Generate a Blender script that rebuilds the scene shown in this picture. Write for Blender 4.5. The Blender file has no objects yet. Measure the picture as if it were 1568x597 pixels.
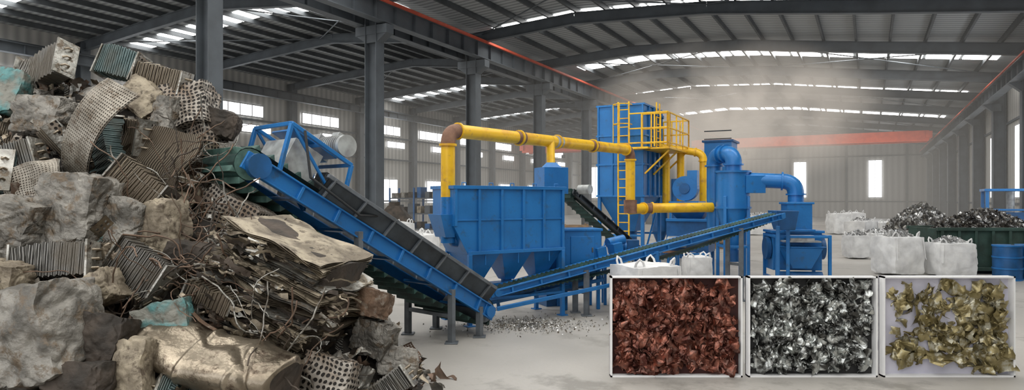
import bpy, math, random
from mathutils import Vector, Matrix, noise, Euler
random.seed(7)
S=bpy.context.scene
col=S.collection
TH=math.radians(28.68); C=math.cos(TH); SN=math.sin(TH)
def H(X,Z,h): return Vector((X*C+Z*SN, -X*SN+Z*C, h))   # hall axes -> world
HR=Matrix.Rotation(-TH,4,'Z')

# ------------------------------------------------------------ materials
def newmat(n):
    m=bpy.data.materials.new(n); m.use_nodes=True
    nt=m.node_tree; return m,nt,nt.nodes['Principled BSDF']
def mat(n,c1,c2=None,rough=.5,metal=0,scale=3,bump=0,bscale=None,detail=6,lo=.35,hi=.65,coat=0,c3=None,s3=9,p3=.5):
    m,nt,b=newmat(n)
    b.inputs['Roughness'].default_value=rough; b.inputs['Metallic'].default_value=metal
    if coat: b.inputs['Coat Weight'].default_value=coat
    tc=nt.nodes.new('ShaderNodeTexCoord')
    nz=nt.nodes.new('ShaderNodeTexNoise'); nz.inputs['Scale'].default_value=scale; nz.inputs['Detail'].default_value=detail
    nt.links.new(tc.outputs['Object'],nz.inputs['Vector'])
    r=nt.nodes.new('ShaderNodeValToRGB'); r.color_ramp.elements[0].position=lo; r.color_ramp.elements[1].position=hi
    c2=c2 or tuple(x*.8 for x in c1)
    r.color_ramp.elements[0].color=(*c2,1); r.color_ramp.elements[1].color=(*c1,1)
    nt.links.new(nz.outputs['Fac'],r.inputs['Fac']); out=r.outputs['Color']
    if c3:   # third tone: dirt / rust patches
        n3=nt.nodes.new('ShaderNodeTexNoise'); n3.inputs['Scale'].default_value=s3; n3.inputs['Detail'].default_value=9; n3.inputs['Roughness'].default_value=.7
        nt.links.new(tc.outputs['Object'],n3.inputs['Vector'])
        r3=nt.nodes.new('ShaderNodeValToRGB'); r3.color_ramp.elements[0].position=p3; r3.color_ramp.elements[1].position=p3+.1
        nt.links.new(n3.outputs['Fac'],r3.inputs['Fac'])
        mx=nt.nodes.new('ShaderNodeMixRGB'); nt.links.new(r3.outputs['Color'],mx.inputs['Fac']); nt.links.new(out,mx.inputs['Color1']); mx.inputs['Color2'].default_value=(*c3,1); out=mx.outputs['Color']
    nt.links.new(out,b.inputs['Base Color'])
    if bump:
        n2=nt.nodes.new('ShaderNodeTexNoise'); n2.inputs['Scale'].default_value=bscale or scale*5; n2.inputs['Detail'].default_value=8
        nt.links.new(tc.outputs['Object'],n2.inputs['Vector'])
        bp=nt.nodes.new('ShaderNodeBump'); bp.inputs['Strength'].default_value=bump; bp.inputs['Distance'].default_value=.03
        nt.links.new(n2.outputs['Fac'],bp.inputs['Height']); nt.links.new(bp.outputs['Normal'],b.inputs['Normal'])
    return m
def stripes(n,c1,c2,scale,rough=.5,metal=0,dist=1.0,bump=.8,dirt=None,axis='X',bd=.02):
    m,nt,b=newmat(n); b.inputs['Roughness'].default_value=rough; b.inputs['Metallic'].default_value=metal
    uv=nt.nodes.new('ShaderNodeUVMap'); tc=nt.nodes.new('ShaderNodeTexCoord')
    w=nt.nodes.new('ShaderNodeTexWave'); w.bands_direction=axis
    w.inputs['Scale'].default_value=scale; w.inputs['Distortion'].default_value=dist; w.inputs['Detail'].default_value=1
    nt.links.new(uv.outputs['UV'],w.inputs['Vector'])
    r=nt.nodes.new('ShaderNodeValToRGB'); r.color_ramp.elements[0].color=(*c2,1); r.color_ramp.elements[1].color=(*c1,1)
    nt.links.new(w.outputs['Fac'],r.inputs['Fac'])
    nz=nt.nodes.new('ShaderNodeTexNoise'); nz.inputs['Scale'].default_value=3.2 if dirt else 2; nz.inputs['Detail'].default_value=8
    nt.links.new(tc.outputs['Object'],nz.inputs['Vector'])
    r2=nt.nodes.new('ShaderNodeValToRGB'); r2.color_ramp.elements[0].position=.45; r2.color_ramp.elements[1].position=.62
    mx=nt.nodes.new('ShaderNodeMixRGB'); mx.blend_type='MIX'
    nt.links.new(nz.outputs['Fac'],r2.inputs['Fac'])
    k=nt.nodes.new('ShaderNodeMath'); k.operation='MULTIPLY'; k.inputs[1].default_value=.7 if dirt else 0
    nt.links.new(r2.outputs['Color'],k.inputs[0]); nt.links.new(k.outputs[0],mx.inputs['Fac'])
    nt.links.new(r.outputs['Color'],mx.inputs['Color1']); mx.inputs['Color2'].default_value=(*(dirt or c1),1)
    nt.links.new(mx.outputs['Color'],b.inputs['Base Color'])
    bp=nt.nodes.new('ShaderNodeBump'); bp.inputs['Strength'].default_value=bump; bp.inputs['Distance'].default_value=bd
    nt.links.new(w.outputs['Fac'],bp.inputs['Height']); nt.links.new(bp.outputs['Normal'],b.inputs['Normal'])
    return m
def dots(n,c1,c2,scale,dirt):
    m,nt,b=newmat(n); b.inputs['Roughness'].default_value=.5; b.inputs['Metallic'].default_value=.4
    uv=nt.nodes.new('ShaderNodeUVMap'); tc=nt.nodes.new('ShaderNodeTexCoord')
    v=nt.nodes.new('ShaderNodeTexVoronoi'); v.inputs['Scale'].default_value=scale; v.inputs['Randomness'].default_value=.12
    nt.links.new(uv.outputs['UV'],v.inputs['Vector'])
    r=nt.nodes.new('ShaderNodeValToRGB'); r.color_ramp.elements[0].position=.26; r.color_ramp.elements[1].position=.36
    r.color_ramp.elements[0].color=(0,0,0,1); r.color_ramp.elements[1].color=(1,1,1,1)
    nt.links.new(v.outputs['Distance'],r.inputs['Fac'])
    nz=nt.nodes.new('ShaderNodeTexNoise'); nz.inputs['Scale'].default_value=4; nz.inputs['Detail'].default_value=8
    nt.links.new(tc.outputs['Object'],nz.inputs['Vector'])
    r2=nt.nodes.new('ShaderNodeValToRGB'); r2.color_ramp.elements[0].position=.4; r2.color_ramp.elements[1].position=.6
    r2.color_ramp.elements[0].color=(*c1,1); r2.color_ramp.elements[1].color=(*dirt,1)
    nt.links.new(nz.outputs['Fac'],r2.inputs['Fac'])
    mx=nt.nodes.new('ShaderNodeMixRGB'); mx.inputs['Color1'].default_value=(*c2,1)
    nt.links.new(r.outputs['Color'],mx.inputs['Fac']); nt.links.new(r2.outputs['Color'],mx.inputs['Color2'])
    nt.links.new(mx.outputs['Color'],b.inputs['Base Color'])
    bp=nt.nodes.new('ShaderNodeBump'); bp.inputs['Strength'].default_value=1; bp.inputs['Distance'].default_value=.03
    nt.links.new(r.outputs['Color'],bp.inputs['Height']); nt.links.new(bp.outputs['Normal'],b.inputs['Normal'])
    return m
def emit(n,c,s):
    m,nt,b=newmat(n); b.inputs['Base Color'].default_value=(.8,.8,.8,1)
    b.inputs['Emission Color'].default_value=(*c,1); b.inputs['Emission Strength'].default_value=s
    return m
M={}
M['blue']=mat('painted_steel_blue',(.016,.175,.48),(.011,.13,.37),.36,.1,1.6,.08,20,lo=.3,hi=.6,c3=(.03,.12,.27),s3=5,p3=.56)
M['blued']=mat('painted_steel_dark_blue',(.013,.11,.32),(.010,.07,.18),.45,.1,3,.1)
M['yellow']=mat('painted_steel_yellow',(.85,.50,.015),(.66,.34,.02),.4,.05,3,.1,lo=.35,hi=.5,c3=(.55,.30,.06),s3=7,p3=.56)
M['rust']=mat('rusty_elbow',(.28,.155,.10),(.17,.085,.055),.7,.1,6,.3)
M['steel']=mat('column_steel',(.10,.115,.13),(.075,.085,.095),.6,.1,1.5)
M['steeld']=mat('dark_steel',(.065,.073,.08),(.045,.05,.055),.6,.2,2)
M['greyp']=mat('grey_steel_post',(.16,.18,.20),(.10,.11,.12),.5,.3,5,.1)
M['motor']=mat('motor_grey',(.50,.53,.52),(.3,.3,.3),.45,.4,6)
M['black']=mat('rubber_black',(.025,.028,.03),(.015,.015,.016),.6,0,4,.2)
M['skirt']=mat('worn_skirt_steel',(.065,.08,.095),(.03,.035,.04),.45,.5,3,.1)
M['belt']=mat('green_belt',(.022,.075,.062),(.012,.03,.027),.6,0,3,.2)
M['beltp']=mat('worn_green_belt',(.09,.18,.15),(.03,.07,.06),.6,0,4,.3,lo=.4,hi=.6)
M['red']=mat('crane_red',(.66,.09,.03),(.55,.07,.025),.6,0,2)
M['wire_red']=mat('bus_bar_red',(.62,.10,.05),None,.6)
M['floor']=mat('concrete_floor',(.47,.445,.41),(.33,.315,.29),.48,0,.35,.12,14,detail=10,lo=.3,hi=.7,c3=(.27,.255,.23),s3=.7,p3=.53)
M['roof']=stripes('roof_sheet',(.34,.36,.37),(.17,.18,.19),.9,.6,.1,0,.5,axis='X')
M['wallm']=stripes('wall_cladding',(.47,.46,.435),(.32,.315,.30),.6,.6,0,0,.6,axis='X')
M['wallb']=stripes('wall_cladding_back',(.52,.51,.48),(.39,.38,.36),.5,.6,0,0,.6,axis='X')
M['sky']=emit('skylight_panel',(1,.985,.95),11.5)
M['win']=emit('window_glass_daylight',(.95,.97,1),4.5)
M['frame']=mat('window_frame',(.5,.5,.5))
M['bag']=mat('woven_bag_white',(.80,.80,.79),(.62,.62,.62),.75,0,3,.35,9)
M['dump']=mat('dumpster_green',(.035,.075,.06),(.02,.04,.03),.6,.1,3,.2)
M['alu']=mat('scrap_aluminium',(.50,.49,.45),(.19,.18,.155),.38,.65,4,.5,24,lo=.4,hi=.6,c3=(.135,.105,.075),p3=.51)
M['tan']=mat('scrap_dusty_tan',(.42,.36,.265),(.17,.14,.10),.65,.2,4,.6,20,lo=.38,hi=.6,c3=(.11,.085,.06),p3=.52)
M['grey']=mat('scrap_cast_grey',(.28,.265,.235),(.10,.093,.08),.52,.4,4,.6,22,lo=.38,hi=.6,c3=(.15,.115,.08),s3=7,p3=.52)
M['rusty']=mat('scrap_rusted_steel',(.20,.125,.08),(.085,.055,.038),.7,.2,5,.6,20,c3=(.24,.20,.16),p3=.53)
M['dark']=mat('scrap_dark_rust',(.08,.06,.045),(.028,.023,.018),.7,.2,4,.6,18)
M['mound']=mat('scrap_underfill_gap_shade',(.045,.038,.03),(.014,.012,.011),.9,0,6,1,16)  # near-black core colour paints shade into the gaps between pieces
M['teal']=mat('scrap_teal_paint',(.10,.25,.25),(.21,.21,.18),.55,.15,5,.5,20,lo=.42,hi=.58,c3=(.11,.10,.08),p3=.53)
M['bronze']=mat('scrap_bronze_shell',(.40,.34,.26),(.18,.15,.11),.30,.8,3,.35,14,c3=(.12,.09,.065),s3=6,p3=.53)
M['fins']=stripes('scrap_fins_grey',(.41,.40,.37),(.035,.032,.028),16,.45,.5,.6,1,dirt=(.17,.145,.11))
M['finst']=stripes('scrap_fins_tan',(.40,.34,.25),(.045,.034,.026),14,.6,.25,1.0,1,dirt=(.20,.16,.115))
M['tealf']=stripes('scrap_fins_teal',(.28,.38,.38),(.04,.075,.075),16,.5,.4,.6,1,dirt=(.16,.17,.15))
M['perf']=dots('scrap_perforated',(.34,.31,.27),(.013,.010,.008),18,(.19,.145,.105))
M['perfp']=mat('scrap_perforated_sheet',(.34,.31,.26),(.16,.14,.11),.42,.5,4,.2,24,c3=(.13,.10,.07),p3=.52)
M['wire']=mat('scrap_wire',(.20,.13,.09),(.10,.07,.05),.6,.4,8)
M['shred']=mat('shredded_metal_bright',(.75,.75,.74),(.35,.35,.35),.35,.7,5)
M['shredd']=mat('shredded_metal_dark',(.14,.13,.12),(.05,.045,.04),.45,.5,5)
M['copper']=mat('copper_chips',(.36,.14,.095),(.085,.025,.018),.34,.75,7,.3,30,lo=.4,hi=.6,c3=(.24,.13,.105),s3=12)
M['alch']=mat('aluminium_chips',(.58,.60,.58),(.08,.08,.075),.28,.85,9,.3,30,lo=.43,hi=.58)
M['brass']=mat('brass_chips',(.36,.30,.15),(.18,.145,.06),.36,.6,7,.2,30,c3=(.46,.44,.35),s3=9)
M['cuback']=mat('copper_tray_back',(.05,.010,.008),(.025,.005,.004),.8,0,6)
M['alback']=mat('aluminium_tray_back',(.03,.03,.03),(.012,.012,.012),.8,0,6)
M['brback']=mat('brass_tray_back',(.62,.61,.70),(.50,.49,.58),.7,0,3)
M['white']=mat('white_frame',(.85,.85,.85),(.8,.8,.8),.5)
M['pallet']=mat('wood_pallet',(.35,.23,.13),(.22,.14,.08),.8,0,5)

# ------------------------------------------------------------ mesh builder
class B:
    def __init__(s,name): s.n=name; s.v=[]; s.f=[]; s.m=[]; s.uv=[]; s.s=[]; s.mats=[]
    def mi(s,k):
        if k not in s.mats: s.mats.append(k)
        return s.mats.index(k)
    def add(s,vs,fs,k,smooth=False,uvs=None,T=None):
        o=len(s.v); i=s.mi(k)
        loc=[Vector(p) for p in vs]
        s.v+= [ (T@p) if T else p for p in loc]
        for f in fs:
            s.f.append([o+a for a in f]); s.m.append(i); s.s.append(smooth)
            if uvs: s.uv+=[uvs[a] for a in f]
            else:
                nn=(loc[f[1]]-loc[f[0]]).cross(loc[f[2]]-loc[f[1]])
                ax=max(range(3),key=lambda q:abs(nn[q]))
                for a in f:
                    p=loc[a]; s.uv.append((p.y,p.z) if ax==0 else (p.x,p.z) if ax==1 else (p.x,p.y))
    def box(s,c,d,k,rz=0,T=None):
        x,y,z=[q/2 for q in d]
        vs=[(-x,-y,-z),(x,-y,-z),(x,y,-z),(-x,y,-z),(-x,-y,z),(x,-y,z),(x,y,z),(-x,y,z)]
        fs=[(0,3,2,1),(4,5,6,7),(0,1,5,4),(1,2,6,5),(2,3,7,6),(3,0,4,7)]
        R=Matrix.Translation(Vector(c))@Matrix.Rotation(rz,4,'Z')
        if T: R=T@R
        s.add(vs,fs,k,T=R)
    def fr(s,a,b,k,T=None):
        vs=[]
        for (x0,x1,y0,y1,z) in (a,b): vs+=[(x0,y0,z),(x1,y0,z),(x1,y1,z),(x0,y1,z)]
        fs=[(0,3,2,1),(4,5,6,7),(0,1,5,4),(1,2,6,5),(2,3,7,6),(3,0,4,7)]
        s.add(vs,fs,k,T=T)
    def beam(s,p0,p1,w,h,k,up=(0,0,1),T=None):
        p0=Vector(p0);p1=Vector(p1)
        if T: p0=T@p0;p1=T@p1
        d=(p1-p0); L=d.length; d.normalize(); u=Vector(up)
        if abs(d.dot(u))>.95: u=Vector((C,-SN,0))
        x=d.cross(u).normalized(); z=x.cross(d)
        R=Matrix((( d.x,x.x,z.x,0),(d.y,x.y,z.y,0),(d.z,x.z,z.z,0),(0,0,0,1))); R.translation=(p0+p1)/2
        s.box((0,0,0),(L,w,h),k,T=R)
    def ibeam(s,p0,p1,w,h,k,t=.03):
        p0=Vector(p0);p1=Vector(p1); u=Vector((0,0,1)); d=(p1-p0).normalized()
        if abs(d.dot(u))>.95: u=Vector((C,-SN,0))
        x=d.cross(u).normalized(); z=x.cross(d)
        s.beam(p0,p1,t,h,k,u)
        for g in(-1,1): s.beam(p0+z*g*h/2,p1+z*g*h/2,w,t,k,u)
    def cyl(s,p0,p1,r0,k,r1=None,n=24,caps=True,T=None):
        p0=Vector(p0);p1=Vector(p1)
        if T: p0=T@p0;p1=T@p1
        r1=r0 if r1 is None else r1
        d=(p1-p0).normalized(); u=Vector((0,0,1)) if abs(d.z)<.9 else Vector((1,0,0))
        x=d.cross(u).normalized(); y=d.cross(x)
        vs=[];
        for p,r in((p0,r0),(p1,r1)):
            for i in range(n):
                a=2*math.pi*i/n; vs.append(p+x*r*math.cos(a)+y*r*math.sin(a))
        L=(p1-p0).length
        uv=[(i%n*2*math.pi*r0/n,0 if i<n else L) for i in range(2*n)]
        s.add(vs,[(i,i+n,(i+1)%n+n,(i+1)%n) for i in range(n)],k,True,uv)
        if caps:
            s.add(vs[:n],[tuple(range(n))],k); s.add(vs[n:],[tuple(reversed(range(n)))],k)
    def sweep(s,pts,r,k,n=14,rs=None):
        pts=[Vector(p) for p in pts]; vs=[]; x=None
        for i,p in enumerate(pts):
            d=(pts[min(i+1,len(pts)-1)]-pts[max(i-1,0)]).normalized()
            if x is None: x=d.cross(Vector((.3,.2,1)) if abs(d.z)<.9 else Vector((1,0,0))).normalized()
            else: x=(x-d*x.dot(d)).normalized()
            y=d.cross(x); rr=rs[i] if rs else r
            for j in range(n):
                a=2*math.pi*j/n; vs.append(p+x*rr*math.cos(a)+y*rr*math.sin(a))
        fs=[(i*n+j,i*n+(j+1)%n,(i+1)*n+(j+1)%n,(i+1)*n+j) for i in range(len(pts)-1) for j in range(n)]
        s.add(vs,fs,k,True)
        s.add(vs[:n],[tuple(reversed(range(n)))],k); s.add(vs[-n:],[tuple(range(n))],k)
    def pipe(s,pts,r,k,ke,er=None,T=None):
        pts=[(T@Vector(p)) if T else Vector(p) for p in pts]; er=er or r*2
        cur=pts[0]
        for i in range(1,len(pts)-1):
            a=(pts[i-1]-pts[i]).normalized(); b=(pts[i+1]-pts[i]).normalized()
            s0=pts[i]+a*er; s1=pts[i]+b*er
            s.cyl(cur,s0,r,k,n=20)
            arc=[(s0*(1-t)**2+pts[i]*2*t*(1-t)+s1*t*t) for t in [q/8 for q in range(9)]]
            s.sweep(arc,r*1.04,ke,20)
            for p,q in((s0,a),(s1,b)): s.cyl(p-q*.02,p+q*.02,r*1.25,k,n=20)
            cur=s1
        s.cyl(cur,pts[-1],r,k,n=20)
    def blob(s,dim,k,T,seed=0,rnd=.3,amp=.12,fq=1.5,n=9,cr=.10,smooth=True):
        sx,sy,sz=[q/2 for q in dim]; off=Vector((seed*7.31,seed*3.17,seed*1.73)); big=max(dim)
        for ax in range(3):
            for sg in(-1,1):
                vs=[];uv=[]
                for i in range(n+1):
                    for j in range(n+1):
                        a=-1+2*i/n;b=-1+2*j/n
                        p=[0,0,0];p[ax]=sg;p[(ax+1)%3]=a;p[(ax+2)%3]=b
                        p=Vector(p); q=p.normalized()*1.25; p=p.lerp(q,rnd)
                        p=Vector((p.x*sx,p.y*sy,p.z*sz))
                        w=p/big
                        c=1-min(1,abs(noise.noise(w*fq*3+off))*5); c2=1-min(1,abs(noise.noise(w*fq*8+off))*4)
                        p=p*(1-cr*c-cr*.3*c2)+noise.noise_vector(w*fq*2+off)*amp*big+noise.noise_vector(w*fq*9+off)*cr*.13*big
                        vs.append(p); uv.append((a*[sx,sy,sz][(ax+1)%3]+seed,b*[sx,sy,sz][(ax+2)%3]))
                fs=[]
                for i in range(n):
                    for j in range(n):
                        f=(i*(n+1)+j,(i+1)*(n+1)+j,(i+1)*(n+1)+j+1,i*(n+1)+j+1)
                        fs.append(f if sg>0 else f[::-1])
                s.add(vs,fs,k,smooth,uv,T)
    def sheet(s,w,h,k,T,seed=0,amp=.08,fq=2,nx=10,ny=8,curl=0,holes=False,thick=0,corr=0,smooth=True,fold=0):
        off=Vector((seed*5.1,seed*2.3,seed)); 
        for lay in ((0,thick) if thick else (0,)):
            vs=[];uv=[]
            for j in range(ny+1):
                for i in range(nx+1):
                    a=(i/nx-.5)*w;b=(j/ny-.5)*h
                    p=Vector((a,0,b))
                    if curl:
                        R=h/curl; t=b/R; p=Vector((a,R*(1-math.cos(t)),R*math.sin(t)))
                    if corr: p.y+=corr*(1 if i%2 else -1)
                    q=Vector((a,0,b))/max(w,h)
                    p+=noise.noise_vector(q*fq+off)*amp*max(w,h); p.y+=lay
                    if fold: p.y+=fold*max(w,h)*(abs(noise.noise(q*fq*1.5+off))+.4*abs(noise.noise(q*fq*4+off)))
                    vs.append(p);uv.append((a+seed,b))
            fs=[]
            for j in range(ny):
                for i in range(nx):
                    if holes and i%2 and j%2 and 0<i<nx-1 and 0<j<ny-1: continue
                    fs.append((j*(nx+1)+i,j*(nx+1)+i+1,(j+1)*(nx+1)+i+1,(j+1)*(nx+1)+i))
            s.add(vs,fs,k,smooth and not corr,uv,T)
    def done(s,bevel=0,origin=True):
        me=bpy.data.meshes.new(s.n); c=Vector((0,0,0))
        if origin:
            xs=[v.x for v in s.v];ys=[v.y for v in s.v];zs=[v.z for v in s.v]
            c=Vector(((min(xs)+max(xs))/2,(min(ys)+max(ys))/2,min(zs)))
        me.from_pydata([v-c for v in s.v],[],s.f)
        for k in s.mats: me.materials.append(M[k])
        me.polygons.foreach_set('material_index',s.m); me.polygons.foreach_set('use_smooth',s.s)
        ul=me.uv_layers.new(name='UVMap'); ul.data.foreach_set('uv',[q for t in s.uv for q in t])
        me.update(); ob=bpy.data.objects.new(s.n,me); ob.location=c; col.objects.link(ob)
        if bevel:
            bv=ob.modifiers.new('bevel','BEVEL'); bv.width=bevel; bv.segments=1; bv.limit_method='ANGLE'; bv.angle_limit=.9
        return ob

# ------------------------------------------------------------ hall shell
ZC=[(6.58*n-8.4)/.877 for n in range(0,14)]
Z0,Z1=-14,92
XL,XM,XR=-38.8,-17.5,6.5
PL=[(-38.8,11.2),(-33,11.6),(-27,11.95),(-22,11.4),(-17.5,10.8)]
PR=[(-17.5,10.8),(-12,11.1),(-6,10.75),(0,9.95),(6.5,9.15)]
def prof(X):
    P=PL if X<XM else PR
    for (a,b),(c,d) in zip(P,P[1:]):
        if a<=X<=c: return b+(d-b)*(X-a)/(c-a)
    return 9
fl=B('floor'); 
fl.add([H(-60,-40,0),H(40,-40,0),H(40,100,0),H(-60,100,0)],[(0,1,2,3)],'floor',uvs=[(0,0),(1,0),(1,1),(0,1)]); fl.done()
ce=B('ceiling')
for P in(PL,PR):
    for (a,b),(c,d) in zip(P,P[1:]):
        ce.add([H(a,Z0,b),H(c,Z0,d),H(c,Z1,d),H(a,Z1,b)],[(0,3,2,1)],'roof',uvs=[(Z0,a),(Z0,c),(Z1,c),(Z1,a)])
ce.done()
def wall(n,a,b,h,k):
    w=B(n); L=(b-a).length; t=(b-a).normalized().cross(Vector((0,0,1)))*.1
    a0=a-t;b0=b-t
    hz=Vector((0,0,h))
    w.add([a,b,b+hz,a+hz],[(0,1,2,3)],k,uvs=[(0,0),(L,0),(L,h),(0,h)])
    w.add([a0,b0,b0+hz,a0+hz],[(3,2,1,0)],k,uvs=[(0,0),(L,0),(L,h),(0,h)])
    return w
wall('wall_left',H(XL,Z0,0),H(XL,Z1,0),11.3,'wallm').done()
wall('wall_right',H(XR,Z0,0),H(XR,Z1,0),9.2,'wallm').done()
wb=B('wall_back')
tp=[(x,h) for x,h in PL+PR[1:]]
vs=[H(x,Z1,0) for x,h in tp]+[H(x,Z1,h) for x,h in tp]; n=len(tp)
wb.add(vs,[(i,i+1,i+1+n,i+n) for i in range(n-1)],'wallb',uvs=[(x,0) for x,h in tp]+[(x,h) for x,h in tp]); wb.done()
pu=B('roof_purlins')
for P in(PL,PR):
    a,c=P[0][0],P[-1][0]; k=17
    for i in range(1,k):
        X=a+(c-a)*i/k; pu.beam(H(X,Z0,prof(X)-.14),H(X,Z1,prof(X)-.14),.09,.24,'steeld')
pu.done()
for Z in ZC:
    rb=B('roof_beam')
    for P in(PL,PR):
        for (a,b),(c,d) in zip(P,P[1:]): rb.ibeam(H(a,Z,b-.5),H(c,Z,d-.5),.25,.5,'steel')
    rb.done()
br=B('roof_bracing')
for i in range(2,13,2):
    for a,c in((-38,-28),(-28,-18),(-17,-6),(-6,6)):
        br.cyl(H(a,ZC[i],prof(a)-.35),H(c,ZC[i+1] if i<13 else 90,prof(c)-.35),.03,'steel',n=6)
        br.cyl(H(c,ZC[i],prof(c)-.35),H(a,ZC[i+1] if i<13 else 90,prof(a)-.35),.03,'steel',n=6)
br.done()
sk=[('L',23.2),('L',46.8),('L',8),('L',62),('R',28.9),('R',39.8),('R',52),('R',66),('R',17),('R',11),('R',5),('R',-1),('R',-7),('L',15),('L',0),('L',-7)]  # strips over the unseen near roof are added to light the foreground
for i,(bay,Z) in enumerate(sk):
    b=B('window_skylight_%d'%(i+1)); P=PL if bay=='L' else PR
    wd=1.3
    x0,x1=P[0][0]+.8,P[-1][0]-.8; N=14
    for j in range(N):
        xa=x0+(x1-x0)*j/N+.08; xb=x0+(x1-x0)*(j+1)/N-.08
        b.add([H(xa,Z-wd/2,prof(xa)-.03),H(xb,Z-wd/2,prof(xb)-.03),H(xb,Z+wd/2,prof(xb)-.03),H(xa,Z+wd/2,prof(xa)-.03)],[(0,3,2,1)],'sky')
    b.done()
for i,Z in enumerate(ZC):
    for X,top in((XM,10.4),(XR-.45,8.8),(XL+.4,10.9)):
        c=B('steel_column'); c.ibeam(H(X,Z,0),H(X,Z,top),.5,.55,'steel',.035)
        c.box(H(X,Z,.02),(.8,.8,.04),'steel',-TH)
        if X==XM: c.box(H(X,Z,9.0),(1.6,.45,.35),'steel',-TH); c.fr((-.28,.28,-.2,.2,8.5),(-.8,.8,-.2,.2,8.85),'steel',T=Matrix.Translation(H(X,Z,0))@HR)
        if X==XR-.45: c.fr((-.3,.1,-.2,.2,6.9),(-.75,.1,-.2,.2,7.3),'steel',T=Matrix.Translation(H(X,Z,0))@HR)
        c.done()
def girder(n,X,h0,h1,red=0):
    g=B(n); hm=(h0+h1)/2
    g.ibeam(H(X,Z0,hm),H(X,Z1-.5,hm),.4,h1-h0,'steel',.03)
    z=Z0
    while z<Z1-1:
        g.box(H(X,z,hm),(.3,.02,h1-h0-.04),'steel',-TH); z+=1.25
    g.box(H(X,(Z0+Z1)/2,h1+.06),(.08,Z1-Z0-1,.12),'steeld',-TH)
    if red:
        sg=-1 if X>0 else 1
        g.box(H(X+sg*.26,(Z0+Z1)/2,h1+.04),(red,Z1-Z0-1,red),'wire_red',-TH)
    g.done()
girder('crane_girder',XM+.55,9.25,10.0,.11); girder('crane_girder',XR-1.0,7.3,7.9,.06); girder('crane_girder',XL+1.0,9.6,10.1); girder('crane_girder',XM-.55,9.25,10.0)
gt=B('wall_girts')
for h in (2.1,5.9,7.9): gt.beam(H(XL+.2,Z0,h),H(XL+.2,Z1,h),.1,.14,'steel')
for h in (2.0,6.2): gt.beam(H(XR-.12,Z0,h),H(XR-.12,Z1,h),.1,.12,'steel')
for h in (2.0,7.6): gt.beam(H(XL+.2,Z1-.15,h),H(XR-.2,Z1-.15,h),.1,.12,'steel')
X=-35
while X<6: gt.beam(H(X,Z1-.25,0),H(X,Z1-.25,9),.2,.25,'steel'); X+=6.5
gt.done()
for (xa,xb,Z,h) in((XM+1.1,XR-1.7,70.8,8.1),(XL+1.6,XM-1.1,70.8,8.4)):
    c=B('overhead_crane')
    c.beam(H(xa,Z,h),H(xb,Z,h),.5,.95,'red'); c.beam(H(xa,Z+1.8,h),H(xb,Z+1.8,h),.5,.95,'red')
    for x in(xa,xb): c.box(H(x,Z+1,h+.1),(.5,2.8,.6),'red',-TH)
    xm=xa+5; c.box(H(xm,Z+.9,h+.62),(1.4,1.6,.4),'steeld',-TH); c.cyl(H(xm,Z+.9,h+.3),H(xm,Z+.9,h-.9),.05,'steeld',n=8); c.box(H(xm,Z+.9,h-1.0),(.4,.3,.4),'steeld',-TH)
    c.done()
wn=[20]
def win(o,du,dv,w,h,mull=3):
    wn[0]+=1; b=B('window_%d'%wn[0]); nrm=du.cross(dv)
    b.add([o-du*w/2,o+du*w/2,o+du*w/2+dv*h,o-du*w/2+dv*h],[(0,1,2,3)],'win')
    for i in range(mull+1):
        p=o+du*(-w/2+w*i/mull); b.beam(p,p+dv*h,.07,.07,'frame')
    for q in(0,h): b.beam(o-du*w/2+dv*q,o+du*w/2+dv*q,.08,.08,'frame')
    b.done()
UPV=Vector((0,0,1)); ZD=Vector((SN,C,0)); XD=Vector((C,-SN,0))
for Z in (8.5,16,23.5,31,38.7,46.8,53.8,61,68.5,76,84):
    win(H(XL+.12,Z,8.15),ZD,UPV,4.0,.85,4); 
    win(H(XL+.12,Z+1.4,7.0),ZD,UPV,2.6,.6,2)
    win(H(XL+.12,Z+.4,1.9),ZD,UPV,2.4,2.2,2)
for X in(-36,-27,-18.2,-7.85,.64): win(H(X,Z1-.12,2.5),XD,UPV,1.5,4.6,2)
for i in range(4,13):
    win(H(XR-.12,(ZC[i]+ZC[i+1])/2,2.3),ZD,UPV,2.6,3.6,3)

# ------------------------------------------------------------ scrap pile
def itp(T,x):
    if x<=T[0][0]: return T[0][1]
    for (a,b),(c,d) in zip(T,T[1:]):
        if x<=c: return b+(d-b)*(x-a)/(c-a)
    return T[-1][1]
RX=[(-9.5,2.6),(-8,3.4),(-6.8,3.65),(-5.9,3.8),(-5,3.65),(-4.4,3.35),(-4.0,2.8),(-3.6,2.1),(-3,1.8),(-2.2,1.5),(-1.8,1.1),(-1.4,.6),(-.95,0)]
def mound(x,y):
    R=itp(RX,x); y0=itp([(-4,5.1),(-2.5,5.6),(-.9,7.0)],x); yr=itp([(-4.2,8.6),(-3.6,7.7),(-1,7.6)],x); yb=itp([(-4.2,12),(-3.6,8.8),(-1,8.3)],x)
    if y<=y0 or y>=yb: return 0
    if y<yr: return R*((y-y0)/(yr-y0))
    return R*(1-(y-yr)/(yb-yr))
def pile_hit(tx,tz):
    y=4.5
    while y<11:
        if 2.2+tz*y<=mound(tx*y,y): return y
        y+=.03
    return None
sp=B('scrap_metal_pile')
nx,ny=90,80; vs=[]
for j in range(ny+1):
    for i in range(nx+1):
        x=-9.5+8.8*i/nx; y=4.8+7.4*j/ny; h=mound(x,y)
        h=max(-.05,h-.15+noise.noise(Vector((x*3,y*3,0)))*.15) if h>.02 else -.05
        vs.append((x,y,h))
sp.add(vs,[f for f in [(j*(nx+1)+i,j*(nx+1)+i+1,(j+1)*(nx+1)+i+1,(j+1)*(nx+1)+i) for j in range(ny) for i in range(nx)] if max(vs[q][2] for q in f)>0],'mound',True)
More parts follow.
